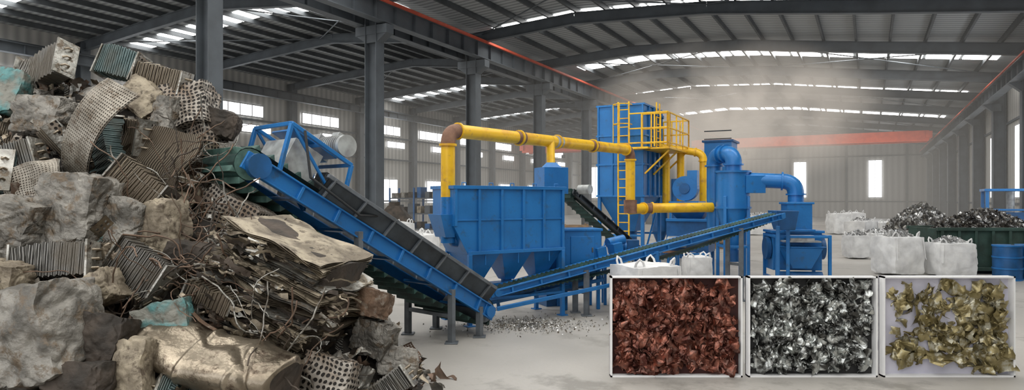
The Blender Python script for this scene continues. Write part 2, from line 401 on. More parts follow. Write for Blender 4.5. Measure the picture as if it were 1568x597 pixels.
def RT(p,yaw=0,roll=0,tilt=0):
    return Matrix.Translation(p)@Matrix.Rotation(math.radians(yaw),4,'Z')@Matrix.Rotation(math.radians(roll),4,'Y')@Matrix.Rotation(math.radians(tilt),4,'X')
R_=random.random
def U(a,b): return random.uniform(a,b)
kinds=['grey','alu','rusty','fins','finst','perf','dark','grey','alu','tan','bronze','fins','tan','teal']
def radiator(b,w,h,d,T,seed,k='fins'):
    """bent heat-exchanger core: finned slab between tube sheets with stub tubes"""
    off=Vector((seed,seed*2.1,seed*.7))
    bend=U(-.4,.4); nn=22; vs=[];uv=[]
    ring=[(-d/2,-h/2),(d/2,-h/2),(d/2,h/2),(-d/2,h/2)]
    for i in range(nn+1):
        a=(i/nn-.5)*w
        zig=.010*(1 if i%2 else -1)
        for (yy,zz) in ring:
            p=Vector((a,yy*(1+zig*8)+bend*a*a/w,zz+zig)); p+=noise.noise_vector(p*2.2+off)*.09*w
            vs.append(p)
    fs=[(i*4+j,i*4+(j+1)%4,(i+1)*4+(j+1)%4,(i+1)*4+j) for i in range(nn) for j in range(4)]
    b.add(vs,fs,k,False,T=T); b.add(vs[:4],[(3,2,1,0)],'perf',T=T); b.add(vs[-4:],[(0,1,2,3)],'perf',T=T)
    for e,sg in((vs[:4],-1),(vs[-4:],1)):
        c=(e[0]+e[1]+e[2]+e[3])/4
        b.box(c,(.02,d*1.25,h*1.12),'alu',T=T)
        for q in range(3):
            z=c.z+(q-1)*h*.28; b.sweep([T@Vector((c.x,c.y-d*.2,z)),T@Vector((c.x+sg*.06,c.y-d*.1,z)),T@Vector((c.x+sg*.06,c.y+d*.1,z)),T@Vector((c.x,c.y+d*.2,z))],.014,'bronze',6)
cnt=0
while cnt<400:
    x=U(-9,-1.05); y=U(5.1,9.6); h=mound(x,y)
    if h<.12: continue
    if x>-3.9 and y>8.0: continue
    cnt+=1
    s=U(.18,.5)*(1 if x<-2.2 else .6)
    p=Vector((x,y,h-s*.30)); T=RT(p,U(-180,180),U(-60,60),U(-60,60)); sd=cnt+10; k=random.choice(kinds)
    t=R_()
    if t<.22: sp.blob((s*U(.8,1.5),s*U(.5,1),s*U(.35,.8)),k,T,sd,U(0,.3),.11,U(1.2,2),8,.10,smooth=R_()<.4)
    elif t<.50: radiator(sp,s*1.6,s*.95,s*.3,T,sd,random.choice(['fins','finst','finst','tealf']))
    elif t<.64: sp.sheet(s*1.7,s*1.2,random.choice(['perfp','rusty','bronze']),T,sd,.10,2,30,22,U(0,2),holes=True,thick=.01)
    elif t<.84: sp.sheet(s*1.6,s*1.2,k,T,sd,.10,2.5,16,14,U(0,2.2),thick=.01,fold=.25,smooth=False)
    elif t<.93: sp.sheet(s*1.5,s,random.choice(['alu','grey','tealf','rusty']),T,sd,.10,2,22,6,U(0,1),corr=.018)
    else: sp.cyl((-s*.5,0,0),(s*.5,0,0),s*.16,k,r1=s*U(.1,.2),n=14,T=T)
for i in range(3400):
    x=U(-9,-.75); y=U(5.1,9.3); h=mound(x,y)
    if h<.03 and R_()>.25: continue
    if x>-3.9 and y>8.1: continue
    s=U(.025,.10); T=RT(Vector((x,y,h+U(-.05,.06))),U(0,360),U(-90,90),U(-90,90))
    sp.sheet(s*U(1,4),s,random.choice(['alu','tan','grey','wire','fins','dark','bronze','rusty']),T,i,.3,2,4,2,U(0,2))
HP=[('r',78,108,100,50,'fins',-12,.1),('r',183,98,64,42,'tealf',12,.1),('b',12,145,55,75,'teal',10,.3),('b',72,180,85,66,'grey',5,.4),
('b',222,152,62,50,'tan',38,.15),('r',250,122,75,38,'finst',15,.3),('b',285,170,84,70,'perf',-12,.05),('s',228,250,110,125,'finst',18,0),
('b',305,218,72,62,'perf',-15,.05),('b',118,325,95,115,'grey',8,.25),('r',20,245,80,42,'fins',-18,.3),('b',25,350,85,95,'grey',12,.3),
('b',258,180,40,60,'grey',0,.2),('b',340,190,50,40,'dark',20,.3),('r',168,238,115,38,'tealf',68,.1),
('b',250,350,62,85,'tan',-8,.3),('b',195,340,60,70,'grey',14,.4),('b',62,515,155,150,'grey',-20,.4),('b',155,525,80,85,'dark',10,.3),
('b',252,487,78,48,'teal',-15,.1),('b',152,445,62,52,'tan',-30,.15),('r',215,415,90,64,'fins',30,.2),('b',205,568,52,95,'tan',-5,.3),
('b',505,575,85,60,'perf',10,.2),('b',575,515,60,55,'grey',20,.2),('b',565,462,70,42,'rusty',12,.2),('b',15,425,60,50,'tan',10,.2),('r',90,400,110,50,'fins',-5,.2),
('b',300,395,90,45,'dark',10,.3),('s',45,285,90,70,'perfp',-20,0),('r',200,208,75,50,'finst',10,0),('b',345,245,40,50,'grey',0,.2),('b',610,555,60,45,'grey',5,.3),('b',120,585,90,60,'dark',0,.3),
('r',215,285,85,50,'finst',35,0),('b',190,395,50,50,'bronze',0,.2),('r',600,590,60,35,'fins',-35,0),('r',330,455,80,30,'finst',25,0)]
for i,(t,u,v,w,h,k,roll,rn) in enumerate(HP):
    tx=(u-784)/1000; tz=(306-v)/1000; y=pile_hit(tx,tz)
    if y is None: y=8.7 if v<300 else 7.4
    y-=.22; p=Vector((tx*y,y,2.2+tz*y)); W=w*y/1000; Hh=h*y/1000
    T=RT(p,U(-25,10),roll,U(-20,5))
    if t=='b': sp.blob((W,min(W,Hh)*.8,Hh),k,T,i+1,rn,.07,1.2,30,.08,smooth=(k!='grey' or w>100))
    elif t=='r': radiator(sp,W,Hh,.22,T,i+1,k)
    else: sp.sheet(W,Hh,k,T,i+1,.10,2.5,41,41,.6,thick=.03,holes=(k=='perfp'))
def at(u,v,dy=-.1):
    tx=(u-784)/1000; tz=(306-v)/1000; y=(pile_hit(tx,tz) or 8.2)+dy
    return Vector((tx*y,y,2.2+tz*y)),y
# long curved tube sheet with real perforations, lying down the slope
p,y=at(118,205,-.75); sp.sheet(.56,1.5,'perfp',RT(p,-28,28,-8),3,.05,1.5,31,79,1.35,holes=True,thick=.025)
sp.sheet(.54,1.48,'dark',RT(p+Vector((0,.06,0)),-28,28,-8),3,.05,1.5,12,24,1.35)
p,y=at(362,328,-.35); sp.blob((.78,.45,.42),'perf',RT(p,-15,26,-10),41,.08,.04,1.2,20,.03)
# layered compressed bale
p,y=at(440,440,-.2)
for i in range(40):
    z=-.62+1.2*i/40; wv=1.5-abs(z)*.5
    T=RT(p,-18,22,0)@Matrix.Translation((U(-.04,.04),U(-.05,.03),z))@Matrix.Rotation(math.radians(90+U(-4,4)),4,'X')
    sp.sheet(wv*U(.88,1.02),1.0*U(.88,1.04),'tan' if i>35 else random.choice(['tan','tan','alu','finst','bronze','grey','tan']),T,i*.06+3,.065,2.6,30,20,0,thick=.018)
sp.blob((1.3,.75,1.1),'dark',RT(p,-18,22,0),77,.2,.06,1.2,12,.03)
for i in range(190):
    a=p+Matrix.Rotation(math.radians(22),3,'Y')@Vector((U(-.75,.75),U(-.60,-.42),U(-.6,.5)))
    sp.sheet(U(.06,.26),U(.015,.045),random.choice(['tan','alu','bronze','dark','tan']),RT(a,U(-40,40),22+U(-20,20),U(-60,60)),i,.25,2.5,6,2,1)
# dented shell
p,y=at(335,556,-.15)
T=RT(p,-12,8,0); n=64; vs=[];rows=80
for i in range(rows+1):
    for j in range(n):
        a=2*math.pi*j/n; xx=-.78+1.56*i/rows; r=.32*(1 if 0<i<rows else .8)
        q=Vector((xx,r*math.cos(a),r*.85*math.sin(a)))
        c=max(0,1-abs(noise.noise(q*1.9+Vector((4,4,4))))*7)
        q=Vector((q.x,q.y*(1-.14*c),q.z*(1-.14*c)))+noise.noise_vector(q*1.7)*.12+noise.noise_vector(q*6)*.010
        if i%26 in(6,7): q.y*=1.05;q.z*=1.05
        vs.append(q)
sp.add(vs,[(i*n+j,(i+1)*n+j,(i+1)*n+(j+1)%n,i*n+(j+1)%n) for i in range(rows) for j in range(n)],'bronze',True,T=T)
sp.add(vs[:n],[tuple(range(n))],'dark',T=T); sp.add(vs[-n:],[tuple(reversed(range(n)))],'dark',T=T)
for i in range(170):
    u,v=random.choice([(300,300),(255,400),(350,420),(290,260),(420,540),(330,400),(210,320),(190,470),(300,340)])
    p,y=at(u+U(-45,45),v+U(-35,35),-.25)
    pts=[p]; d=Vector((U(-1,1),U(-.5,.2),U(-1,1))).normalized()
    for q in range(14):
        d=(d+Vector((U(-1,1),U(-.5,.5),U(-1,1)))*.45).normalized(); pts.append(pts[-1]+d*.06)
    sp.sweep(pts,U(.004,.010),random.choice(['wire','wire','dark','alu']),5)
sp.done(origin=False)

# ------------------------------------------------------------ conveyors
def conveyor(name,lo,hi,W,r=.16,cleat=.14,skirt=True,frame='blue',fh=.16,beltk='belt',sag=.0,head='beltp',legs=()):
    b=B(name); lo=Vector(lo);hi=Vector(hi); L=(hi-lo).length; d=(hi-lo).normalized()
    w=d.cross(Vector((0,0,1))).normalized(); n=w.cross(d)
    T=Matrix(((d.x,w.x,n.x,0),(d.y,w.y,n.y,0),(d.z,w.z,n.z,0),(0,0,0,1))); T.translation=lo
    for g in(-1,1):
        y=g*(W/2+.03)
        b.box((L/2,y,0),(L,.03,fh),frame,T=T); b.box((L/2,y+g*.03,fh/2),(L,.08,.022),frame,T=T); b.box((L/2,y+g*.03,-fh/2),(L,.08,.022),frame,T=T)
        s=.3
        while s<L: b.box((s,y+g*.03,0),(.04,.06,fh),frame,T=T); s+=.6
        if skirt:
            b.add([(.1,y,fh/2),(L*.8,y,fh/2),(L*.8,y+g*.12,fh/2+.26),(.1,y+g*.12,fh/2+.26),(.1,y+.02,fh/2),(L*.8,y+.02,fh/2),(L*.8,y+g*.12+.02,fh/2+.26),(.1,y+g*.12+.02,fh/2+.26)],[(0,1,2,3),(7,6,5,4),(3,2,6,7),(0,4,5,1)],'skirt',T=T)
            b.box((L*.42,y+g*.13,fh/2+.26),(L*.78,.05,.05),'greyp',T=T)
            s=.3
            while s<L*.8: b.beam((s,y+g*.02,fh/2),(s,y+g*.15,fh/2+.27),.05,.03,'greyp',up=T.to_3x3()@Vector((1,0,0)),T=T); s+=.55
    s=.2
    while s<L-.1: b.box((s,0,-.02),(.05,W,.04),frame,T=T); s+=.9
    path=[]; N=int(L/.1)
    for i in range(N+1): path.append((L*i/N, r))
    for i in range(1,8): a=math.pi/2-math.pi*i/8; path.append((L+r*math.cos(a),r*math.sin(a)))
    for i in range(N+1): t=1-i/N; path.append((L*t,-r-sag*math.sin(math.pi*t)))
    for i in range(1,8): a=-math.pi/2-math.pi*i/8; path.append((r*math.cos(a),r*math.sin(a)))
    vs=[];m=len(path)
    for x,z in path: vs+=[(x,-W/2+.02,z),(x,W/2-.02,z)]
    b.add(vs,[(2*i,2*i+1,2*((i+1)%m)+1,2*((i+1)%m)) for i in range(m)],beltk,T=T)
    acc=0
    for i in range(m):
        x,z=path[i];x2,z2=path[(i+1)%m]; ln=math.hypot(x2-x,z2-z); acc+=ln
        if acc>cleat and ln>0:
            acc=0; tx,tz=(x2-x)/ln,(z2-z)/ln; nx_,nz_=-tz,tx; hh=cleat*.42
            near=x>L*.9
            k=head if near else beltk
            a=(x-tx*.045,z-tz*.045);c=(x+tx*.045,z+tz*.045);e=(x+nx_*hh,z+nz_*hh)
            q=[(a[0],-W/2+.02,a[1]),(c[0],-W/2+.02,c[1]),(e[0],-W/2+.02,e[1]),(a[0],W/2-.02,a[1]),(c[0],W/2-.02,c[1]),(e[0],W/2-.02,e[1])]
            b.add(q,[(0,1,2),(5,4,3),(0,2,5,3),(2,1,4,5)],k,T=T)
    for s in(0,L):
        b.cyl((s,-W/2-.09,0),(s,W/2+.09,0),.05,'greyp',n=12,T=T); b.cyl((s,-W/2+.03,0),(s,W/2-.03,0),r*.95,head if s else 'greyp',n=24,T=T)
        for g in(-1,1): b.cyl((s,g*(W/2+.06),0),(s,g*(W/2+.11),0),.1 if r>.1 else .06,frame,n=16,T=T); b.box((s,g*(W/2+.05),0),(.24,.04,.22 if r>.1 else .12),frame,T=T)
    for s,kk in legs:
        for g in(-1,1):
            p=T@Vector((s,g*(W/2+.06),-.02)); b.beam((p.x,p.y,0),p,.09,.09,kk); b.box((p.x,p.y,.01),(.2,.2,.02),kk)
        p0=T@Vector((s,-W/2-.06,-.02)); p1=T@Vector((s,W/2+.06,-.02)); 
        if p0.z>.6: b.beam((p0.x,p0.y,p0.z*.5),(p1.x,p1.y,p1.z*.5),.06,.06,kk)
    return b,T,L
b,T,L=conveyor('inclined_belt_conveyor',(-.76,11.0,.38),(-3.42,8.0,2.62),.92,r=.2,cleat=.16,sag=.10,fh=.2,legs=((.25,'greyp'),(.95,'greyp'),(2.9,'greyp')))
fx0,fx1=L-1.35,L-.35; W=.92
for g in(-1,1):
    for x in(fx0,fx1): b.beam((x,g*W/2,.1),(x+.15,g*W/2,.72),.05,.05,'blue',T=T)
    b.beam((fx0+.15,g*W/2,.72),(fx1+.15,g*W/2,.72),.05,.05,'blue',T=T); b.beam((fx0,g*W/2,.1),(fx1+.15,g*W/2,.72),.035,.035,'blue',T=T)
for x in(fx0+.15,fx1+.15,(fx0+fx1)/2+.15): b.beam((x,-W/2,.72),(x,W/2,.72),.05,.05,'blue',T=T)
b.box(((fx0+fx1)/2+.15,0,.75),(.7,.6,.03),'blue',T=T)
mx_=fx0+.32
b.cyl((mx_,-.38,.92),(mx_,.12,.92),.13,'motor',T=T)
for i in range(9): b.cyl((mx_,-.36+i*.05,.92),(mx_,-.345+i*.05,.92),.155,'motor',T=T)
b.cyl((mx_,-.44,.92),(mx_,-.37,.92),.15,'motor',T=T); b.box((mx_,-.1,1.09),(.12,.16,.08),'motor',T=T)
b.box((mx_,.24,.92),(.28,.25,.30),'motor',T=T)
b.box((fx1-.25,0,.42),(.45,.74,.42),'motor',T=T); b.box(((fx0+fx1)/2-.25,-.2,.35),(.2,.25,.3),'black',T=T)
b.cyl((L-.05,-W/2-.14,0),(L-.05,-W/2-.06,0),.15,'blued',n=18,T=T)
b.sweep([T@Vector(q) for q in((fx1,-W/2-.1,.7),(fx1-.3,-W/2-.2,.2),(fx0-.2,-W/2-.15,.15),(fx0-.5,-W/2-.1,.3))],.018,'black',8)
b.done(.004)
b,T,L=conveyor('long_belt_conveyor',(-.35,11.75,.55),(6.0,14.92,1.83),.28,r=.045,cleat=.10,skirt=False,sag=.17,fh=.11,head='belt',legs=((1.9,'greyp'),(3.6,'blue'),(5.95,'greyp')))
for s in (3.0,2.6): b.box((s,-.34,.12),(.22,.22,.24),'blue',T=T)
b.cyl((2.9,-.45,.25),(3.3,-.45,.25),.1,'blue',T=T)
b.beam((-.1,-.3,-.25),(2.6,-.3,-.42),.05,.07,'blue',T=T); b.beam((-.1,.3,-.25),(2.6,.3,-.42),.05,.07,'blue',T=T)
for s in(0.2,1,1.8,2.5): b.beam((s,-.3,-.05),(s,-.3,-.4),.05,.05,'blue',T=T)
b.done(.004)
b,T,L=conveyor('transfer_belt_conveyor',(3.7,17.9,.5),(1.3,15.2,2.35),.36,r=.10,cleat=.14,skirt=False,sag=.05,frame='skirt',fh=.12,head='belt',legs=((1.2,'greyp'),))
b.cyl((L,-.3,.1),(L,-.6,.1),.11,'motor',T=T); b.done(.004)

# ------------------------------------------------------------ feed hopper
b=B('blue_feed_hopper'); an=math.atan2(1.3,1.975); T=Matrix.Translation((-1.0,11.2,0))@Matrix.Rotation(an,4,'Z'); Lh=2.38; Wd=.8
side=[(0,2.42),(0,1.75),(.28,1.25),(Lh,1.25),(Lh,2.42)]
vs=[(x,0,z) for x,z in side]+[(x,Wd,z) for x,z in side]
b.add(vs,[(0,1,2,3,4),(9,8,7,6,5)]+[(i,i+5,(i+1)%5+5,(i+1)%5) for i in range(5)],'blue',T=T)
for x in(.03,.5,.97,1.44,1.9,Lh-.03): b.box((x,-.02,1.84 if x>.3 else 2.08),(.05,.04,1.14 if x>.3 else .66),'blue',T=T)
for z in(2.42,1.27): b.box((Lh/2+(.14 if z<2 else 0),-.02,z),(Lh-(.28 if z<2 else -.06),.06,.06),'blue',T=T); b.box((Lh/2+(.14 if z<2 else 0),Wd+.02,z),(Lh-(.28 if z<2 else -.06),.06,.06),'blue',T=T)
b.box((Lh/2,-.012,1.85),(Lh,.02,.03),'blue',T=T)
for x in(0,Lh): b.box((x,Wd/2,2.42),(.06,Wd,.06),'blue',T=T)
for x in(.2,.75,1.2,1.7,2.2): b.sweep([T@Vector(q) for q in((x-.04,0,2.44),(x-.04,0,2.5),(x+.04,0,2.5),(x+.04,0,2.44))],.01,'blue',6)
for (a,c) in((.28,.98),(.98,1.68),(1.68,Lh)):
    m=(a+c)/2; b.fr((m-.1,m+.1,Wd/2-.12,Wd/2+.12,.72),(a+.02,c-.02,.02,Wd-.02,1.25),'blue',T=T); b.cyl((m,Wd/2,.55),(m,Wd/2,.74),.1,'blued',T=T)
    b.box((m,-.01,1.15),(.02,.02,.2),'blue',T=T)
for x,y in((.3,-.03),(.3,Wd+.03),(Lh-.05,-.03),(Lh-.05,Wd+.03)): b.box((x,y,.62),(.07,.07,1.25),'blue',T=T); b.box((x,y,.01),(.16,.16,.02),'blue',T=T)
b.cyl((-.1,Wd/2,.5),(Lh+.5,Wd/2,.5),.13,'blued',T=T); b.box((Lh/2,Wd/2,.66),(Lh,.3,.03),'blue',T=T)
b.beam((.3,-.03,.45),(Lh-.05,-.03,.45),.05,.05,'blue',T=T)
b.fr((-.1,.08,.1,.5,1.55),(-.22,.05,.05,.55,1.95),'blue',T=T)
b.box((.82,13.7,2.6),(.55,.5,.55),'blue',.4); b.fr((.6,1.04,13.5,13.9,2.86),(.72,.92,13.6,13.8,2.98),'blue'); b.box((.82,13.7,1.15),(.4,.4,2.3),'blued',.4)
b.done(.006)
b=B('yellow_dust_pipe')
b.pipe([(-1.12,11.42,1.72),(-1.12,11.42,3.42),(3.08,17.0,3.5),(3.08,17.0,2.05)],.125,'yellow','rust',.26)
b.cyl((-1.12,11.42,1.45),(-1.12,11.42,2.25),.128,'blue'); b.sweep([(-1.12,11.42,1.75),(-1.11,11.45,1.6),(-1.03,11.52,1.5),(-.9,11.6,1.48)],.128,'blue',18)
b.cyl((.82,13.95,3.46),(.82,13.75,2.95),.09,'yellow')
for t in(.3,.5,.72):
    p=Vector((-1.12,11.42,3.42)).lerp(Vector((3.08,17,3.5)),t); d=Vector((4.2,5.58,.08)).normalized(); b.cyl(p-d*.12,p+d*.12,.132,'rust' if t!=.5 else 'motor'); b.cyl(p-d*.02,p+d*.02,.16,'yellow')
b.done()
b=B('yellow_dust_pipe')
b.cyl((3.08,17.0,1.85),(3.08,17.0,2.2),.17,'rust'); b.pipe([(3.08,17.0,1.95),(3.6,17.45,1.98),(5.4,17.6,2.0)],.13,'yellow','rust',.15); b.done()
b=B('yellow_dust_pipe')
b.pipe([(4.9,21.6,3.95),(6.15,21.0,3.7),(6.15,21.0,2.0)],.12,'yellow','yellow',.25)
b.cyl((5.5,21.3,3.8),(5.5,21.3,2.0),.12,'yellow')
b.cyl((4.98,21.1,3.4),(4.98,21.1,2.0),.12,'yellow'); b.sweep([(4.98,21.1,3.35),(4.98,21.12,3.6),(4.95,21.3,3.8),(4.9,21.6,3.95)],.12,'yellow',14)
b.done()
b=B('blue_control_cabinet'); T=Matrix.Translation((1.35,13.35,0))@Matrix.Rotation(.2,4,'Z')
b.box((0,0,1.18),(.78,.6,.8),'blue',T=T); b.box((0,0,1.6),(.84,.66,.05),'blue',T=T)
for x in(-.34,.34):
    for y in(-.26,.26): b.box((x,y,.4),(.07,.07,.8),'blue',T=T)
b.fr((-.15,.15,-.12,.12,.4),(-.36,.36,-.27,.27,.8),'blued',T=T)
b.box((0,-.31,1.2),(.5,.02,.55),'blue',T=T); b.box((.2,-.33,1.2),(.03,.03,.1),'greyp',T=T)
b.done(.008)
b=B('electric_motor'); T=Matrix.Translation((2.05,13.8,0))
b.cyl((0,0,1.2),(.35,.05,1.2),.14,'blue',T=T)
for i in range(7): b.cyl((.02+i*.045,.003+i*.006,1.2),(.035+i*.045,.005+i*.006,1.2),.165,'blue',T=T)
b.box((.5,.07,1.18),(.25,.3,.35),'blued',T=T); b.box((.25,.04,1.0),(.8,.4,.05),'blue',T=T)
for x in(-.1,.6):
    for y in(-.12,.2): b.box((x,y,.49),(.06,.06,.98),'blue',T=T)
b.done(.005)

# ------------------------------------------------------------ baghouse tower
b=B('baghouse_dust_collector'); T=Matrix.Translation((4.0,19.9,0))@HR
b.box((-.75,1.0,3.72),(1.5,1.9,2.85),'blue',T=T)
for z in(2.32,3.3,4.2,5.14): b.box((-.75,1.0,z),(1.58,1.98,.06),'blue',T=T)
for x in(-1.47,-1.0,-.5,-.03): b.box((x,.03,3.72),(.05,.05,2.85),'blue',T=T)
for y in(.5,1,1.5,1.93): b.box((.03,y,3.72),(.05,.05,2.85),'blue',T=T)
b.fr((-1.0,-.5,.7,1.3,1.2),(-1.48,-.02,.06,1.93,2.32),'blue',T=T); b.cyl((-.75,1,.8),(-.75,1,1.2),.22,'blued',T=T)
for x in(-1.45,-.05):
    for y in(.1,1.9): b.box((x,y,1.15),(.1,.1,2.3),'blue',T=T)
    b.beam((x,.1,.3),(x,1.9,2.2),.05,.05,'blue',T=T)
for y in(.1,1.9): b.beam((-1.45,y,1.1),(-.05,y,1.1),.06,.06,'blue',T=T)
for i in range(5): b.cyl((.03,.3+i*.36,4.9),(.14,.3+i*.36,4.9),.06,'blued',T=T)
for x in(-.72,-.38): b.beam((x,-.22,.3),(x,-.22,5.2),.045,.045,'yellow',T=T)
for i in range(18): b.beam((-.72,-.22,.45+i*.265),(-.38,-.22,.45+i*.265),.03,.03,'yellow',T=T)
for z in(3.9,4.5,5.1):
    q=[(-.8,-.18,z),(-.8,-.45,z),(-.55,-.6,z),(-.3,-.45,z),(-.3,-.18,z)]
    for a,c in zip(q,q[1:]): b.beam(a,c,.03,.03,'yellow',T=T)
for x,y in((-.8,-.45),(-.55,-.6),(-.3,-.45)): b.beam((x,y,3.9),(x,y,5.1),.025,.025,'yellow',T=T)
for z in(1.0,2.2): b.beam((-.72,-.22,z),(-.72,.08,z),.04,.04,'yellow',T=T)
def rail(pts,z,T):
    for a,c in zip(pts,pts[1:]):
        for h in(.12,.55,1.0): b.beam((a[0],a[1],z+h),(c[0],c[1],z+h),.04,.04,'yellow',T=T)
        nn=3
        for i in range(nn+1):
            t=i/nn; x=a[0]+(c[0]-a[0])*t;y=a[1]+(c[1]-a[1])*t; b.beam((x,y,z),(x,y,z+1.0),.04,.04,'yellow',T=T)
b.box((.45,.9,3.75),(.85,2.3,.06),'yellow',T=T); rail([(.05,-.25),(.88,-.25),(.88,2.05),(.05,2.05)],3.78,T)
b.box((-.15,-.27,3.75),(.9,.5,.06),'yellow',T=T); rail([(-.28,-.5),(.88,-.5),(.88,-.25)],3.78,T)
for y in(0,.9,1.9): b.beam((.05,y,3.0),(.8,y,3.7),.05,.05,'yellow',T=T)
for y in(1.0,1.35): b.beam((.12,y,3.78),(.12,y,5.3),.04,.04,'yellow',T=T)
for i in range(6): b.beam((.12,1.0,3.95+i*.22),(.12,1.35,3.95+i*.22),.03,.03,'yellow',T=T)
b.done(.006)
b=B('secondary_dust_collector'); T=Matrix.Translation((7.75,24.6,0))@HR
b.box((0,.6,3.3),(1.0,1.2,2.2),'blue',T=T); b.box((0,.6,4.42),(1.15,1.35,.08),'blued',T=T); b.fr((-.2,.2,.4,.8,1.3),(-.5,.5,0,1.2,2.2),'blue',T=T)
for x in(-.45,.45):
    for y in(.05,1.15): b.box((x,y,1.1),(.09,.09,2.2),'blue',T=T)
for h in(4.5,4.8): b.beam((-.5,0,h),(.5,0,h),.04,.04,'steeld',T=T)
for x in(-2.1,-1.35): b.cyl((x,-.4,1.0),(x,-.4,3.0),.3,'blued',T=T); b.cyl((x,-.4,.5),(x,-.4,1.0),.1,'blued',r1=.3,T=T); b.box((x,-.4,.25),(.5,.5,.5),'blued',T=T)
b.done(.006)
b=B('sorting_machine'); T=Matrix.Translation((5.0,18.7,0))@HR
b.box((0,.5,1.15),(1.2,.9,.9),'blued',T=T); b.fr((-.3,.3,.3,.7,1.6),(-.5,.5,.1,.9,1.85),'blued',T=T)
for x in(-.55,.55):
    for y in(.1,.9): b.box((x,y,.35),(.08,.08,.7),'blue',T=T)
b.cyl((-.5,-.1,1.0),(.0,-.1,1.0),.16,'motor',T=T); b.box((-.3,0,.7),(.7,.35,.06),'rust',T=T)
for z in(.65,1.62): b.beam((-.6,.02,z),(.6,.02,z),.06,.08,'blue',T=T)
b.done(.006)
# centrifugal blower on a steel stand between the tower and the cyclones
b=B('centrifugal_blower'); T=Matrix.Translation((5.35,20.1,0))@HR
b.cyl((0,-.15,2.55),(0,.15,2.55),.38,'blue',n=32,T=T); b.cyl((0,-.2,2.55),(0,-.15,2.55),.16,'blued',T=T); b.box((.22,0,2.85),(.3,.28,.5),'blue',T=T)
b.cyl((0,.15,2.55),(0,.6,2.55),.15,'motor',T=T); b.box((0,.2,2.13),(.9,1.0,.06),'blue',T=T)
for x in(-.4,.4):
    for y in(-.25,.65): b.box((x,y,1.06),(.07,.07,2.12),'blue',T=T)
    b.beam((x,-.25,.5),(x,.65,1.9),.045,.045,'blue',T=T)
b.done(.005)
# ------------------------------------------------------------ cyclones
b=B('cyclone_separator'); cx,cy=5.75,17.0
b.cyl((cx,cy,2.0),(cx,cy,2.95),.42,'blue',n=36); b.cyl((cx,cy,.9),(cx,cy,2.0),.13,'blue',r1=.42,n=36)
for z in(2.0,2.93,1.4): b.cyl((cx,cy,z-.025),(cx,cy,z+.025),.46 if z>1.5 else .30,'blue',n=36)
b.cyl((cx,cy,.6),(cx,cy,.9),.16,'blued')
b.pipe([(cx+.02,cy,2.9),(cx+.02,cy,3.42),(cx-.25,cy+.75,3.42),(cx-.25,cy+.75,1.2)],.2,'blue','blue',.3)
for a in range(4):
    q=math.radians(45+90*a); x=cx+.42*math.cos(q);y=cy+.42*math.sin(q); b.beam((x,y,0),(x,y,2.3),.08,.08,'blue')
    q2=math.radians(135+90*a); b.beam((x,y,1.0),(cx+.42*math.cos(q2),cy+.42*math.sin(q2),1.0),.06,.06,'blue')
b.box((cx+.45,cy-.25,2.6),(.5,.3,.45),'blue')
b.pipe([(cx+.3,cy-.1,2.72),(cx+1.42,cy-.5,2.66),(cx+1.42,cy-.5,2.1)],.19,'blue','blue',.32)
b.done(.006)
b=B('cyclone_separator'); cx,cy=6.45,18.7
b.cyl((cx,cy,2.1),(cx,cy,2.85),.30,'blue',n=30); b.cyl((cx,cy,1.2),(cx,cy,2.1),.1,'blue',r1=.30,n=30); b.cyl((cx,cy,2.85),(cx,cy,3.1),.13,'blue')
for a in range(3):
    q=math.radians(30+120*a); b.beam((cx+.32*math.cos(q),cy+.32*math.sin(q),0),(cx+.32*math.cos(q),cy+.32*math.sin(q),2.1),.07,.07,'blue')
b.done()
b=B('hammer_mill_shredder'); T=Matrix.Translation((6.98,15.9,0))@Matrix.Rotation(-.12,4,'Z')
b.box((.02,.25,1.8),(.58,.55,.66),'blue',T=T); b.box((.02,.25,2.12),(.66,.62,.05),'blue',T=T); b.box((.02,.25,1.46),(.7,.66,.05),'blue',T=T)
b.box((0,.45,.95),(1.15,.7,.95),'blue',T=T); b.box((0,.45,1.42),(1.25,.8,.06),'blue',T=T)
for x in(-.6,.6):
    for y in(-.35,.78): b.box((x,y,.68),(.07,.07,1.36),'blue',T=T)
for z in(1.32,.3): 
    b.beam((-.6,-.35,z),(.6,-.35,z),.06,.06,'blue',T=T)
    for x in(-.6,.6): b.beam((x,-.35,z),(x,.78,z),.06,.06,'blue',T=T)
b.fr((-.22,.22,-.25,.05,.55),(-.45,.45,-.38,.1,1.05),'blue',T=T); b.fr((-.45,.45,-.38,.1,1.05),(-.52,.52,-.42,.1,1.08),'blue',T=T)
b.box((0,-.15,1.2),(.85,.35,.04),'motor',T=T); b.box((0,-.16,1.28),(.55,.3,.14),'shred',T=T)
b.cyl((-.5,-.1,.35),(.5,-.1,.35),.12,'blued',T=T)
for x in(-.66,.66): b.cyl((x*.9,.4,1.0),(x*1.05,.4,1.0),.28,'blued',T=T)
b.cyl((-.75,.15,1.75),(-.35,.15,1.75),.12,'motor',T=T)
b.done(.006)
b=B('chip_discharge_chute'); b.fr((6.2,6.6,15.2,15.5,1.5),(6.1,6.6,15.0,15.6,1.95),'blued'); 
for x,y in((6.15,15.1),(6.55,15.5)): b.beam((x,y,0),(x,y,1.6),.08,.08,'blue')
b.done(.01)

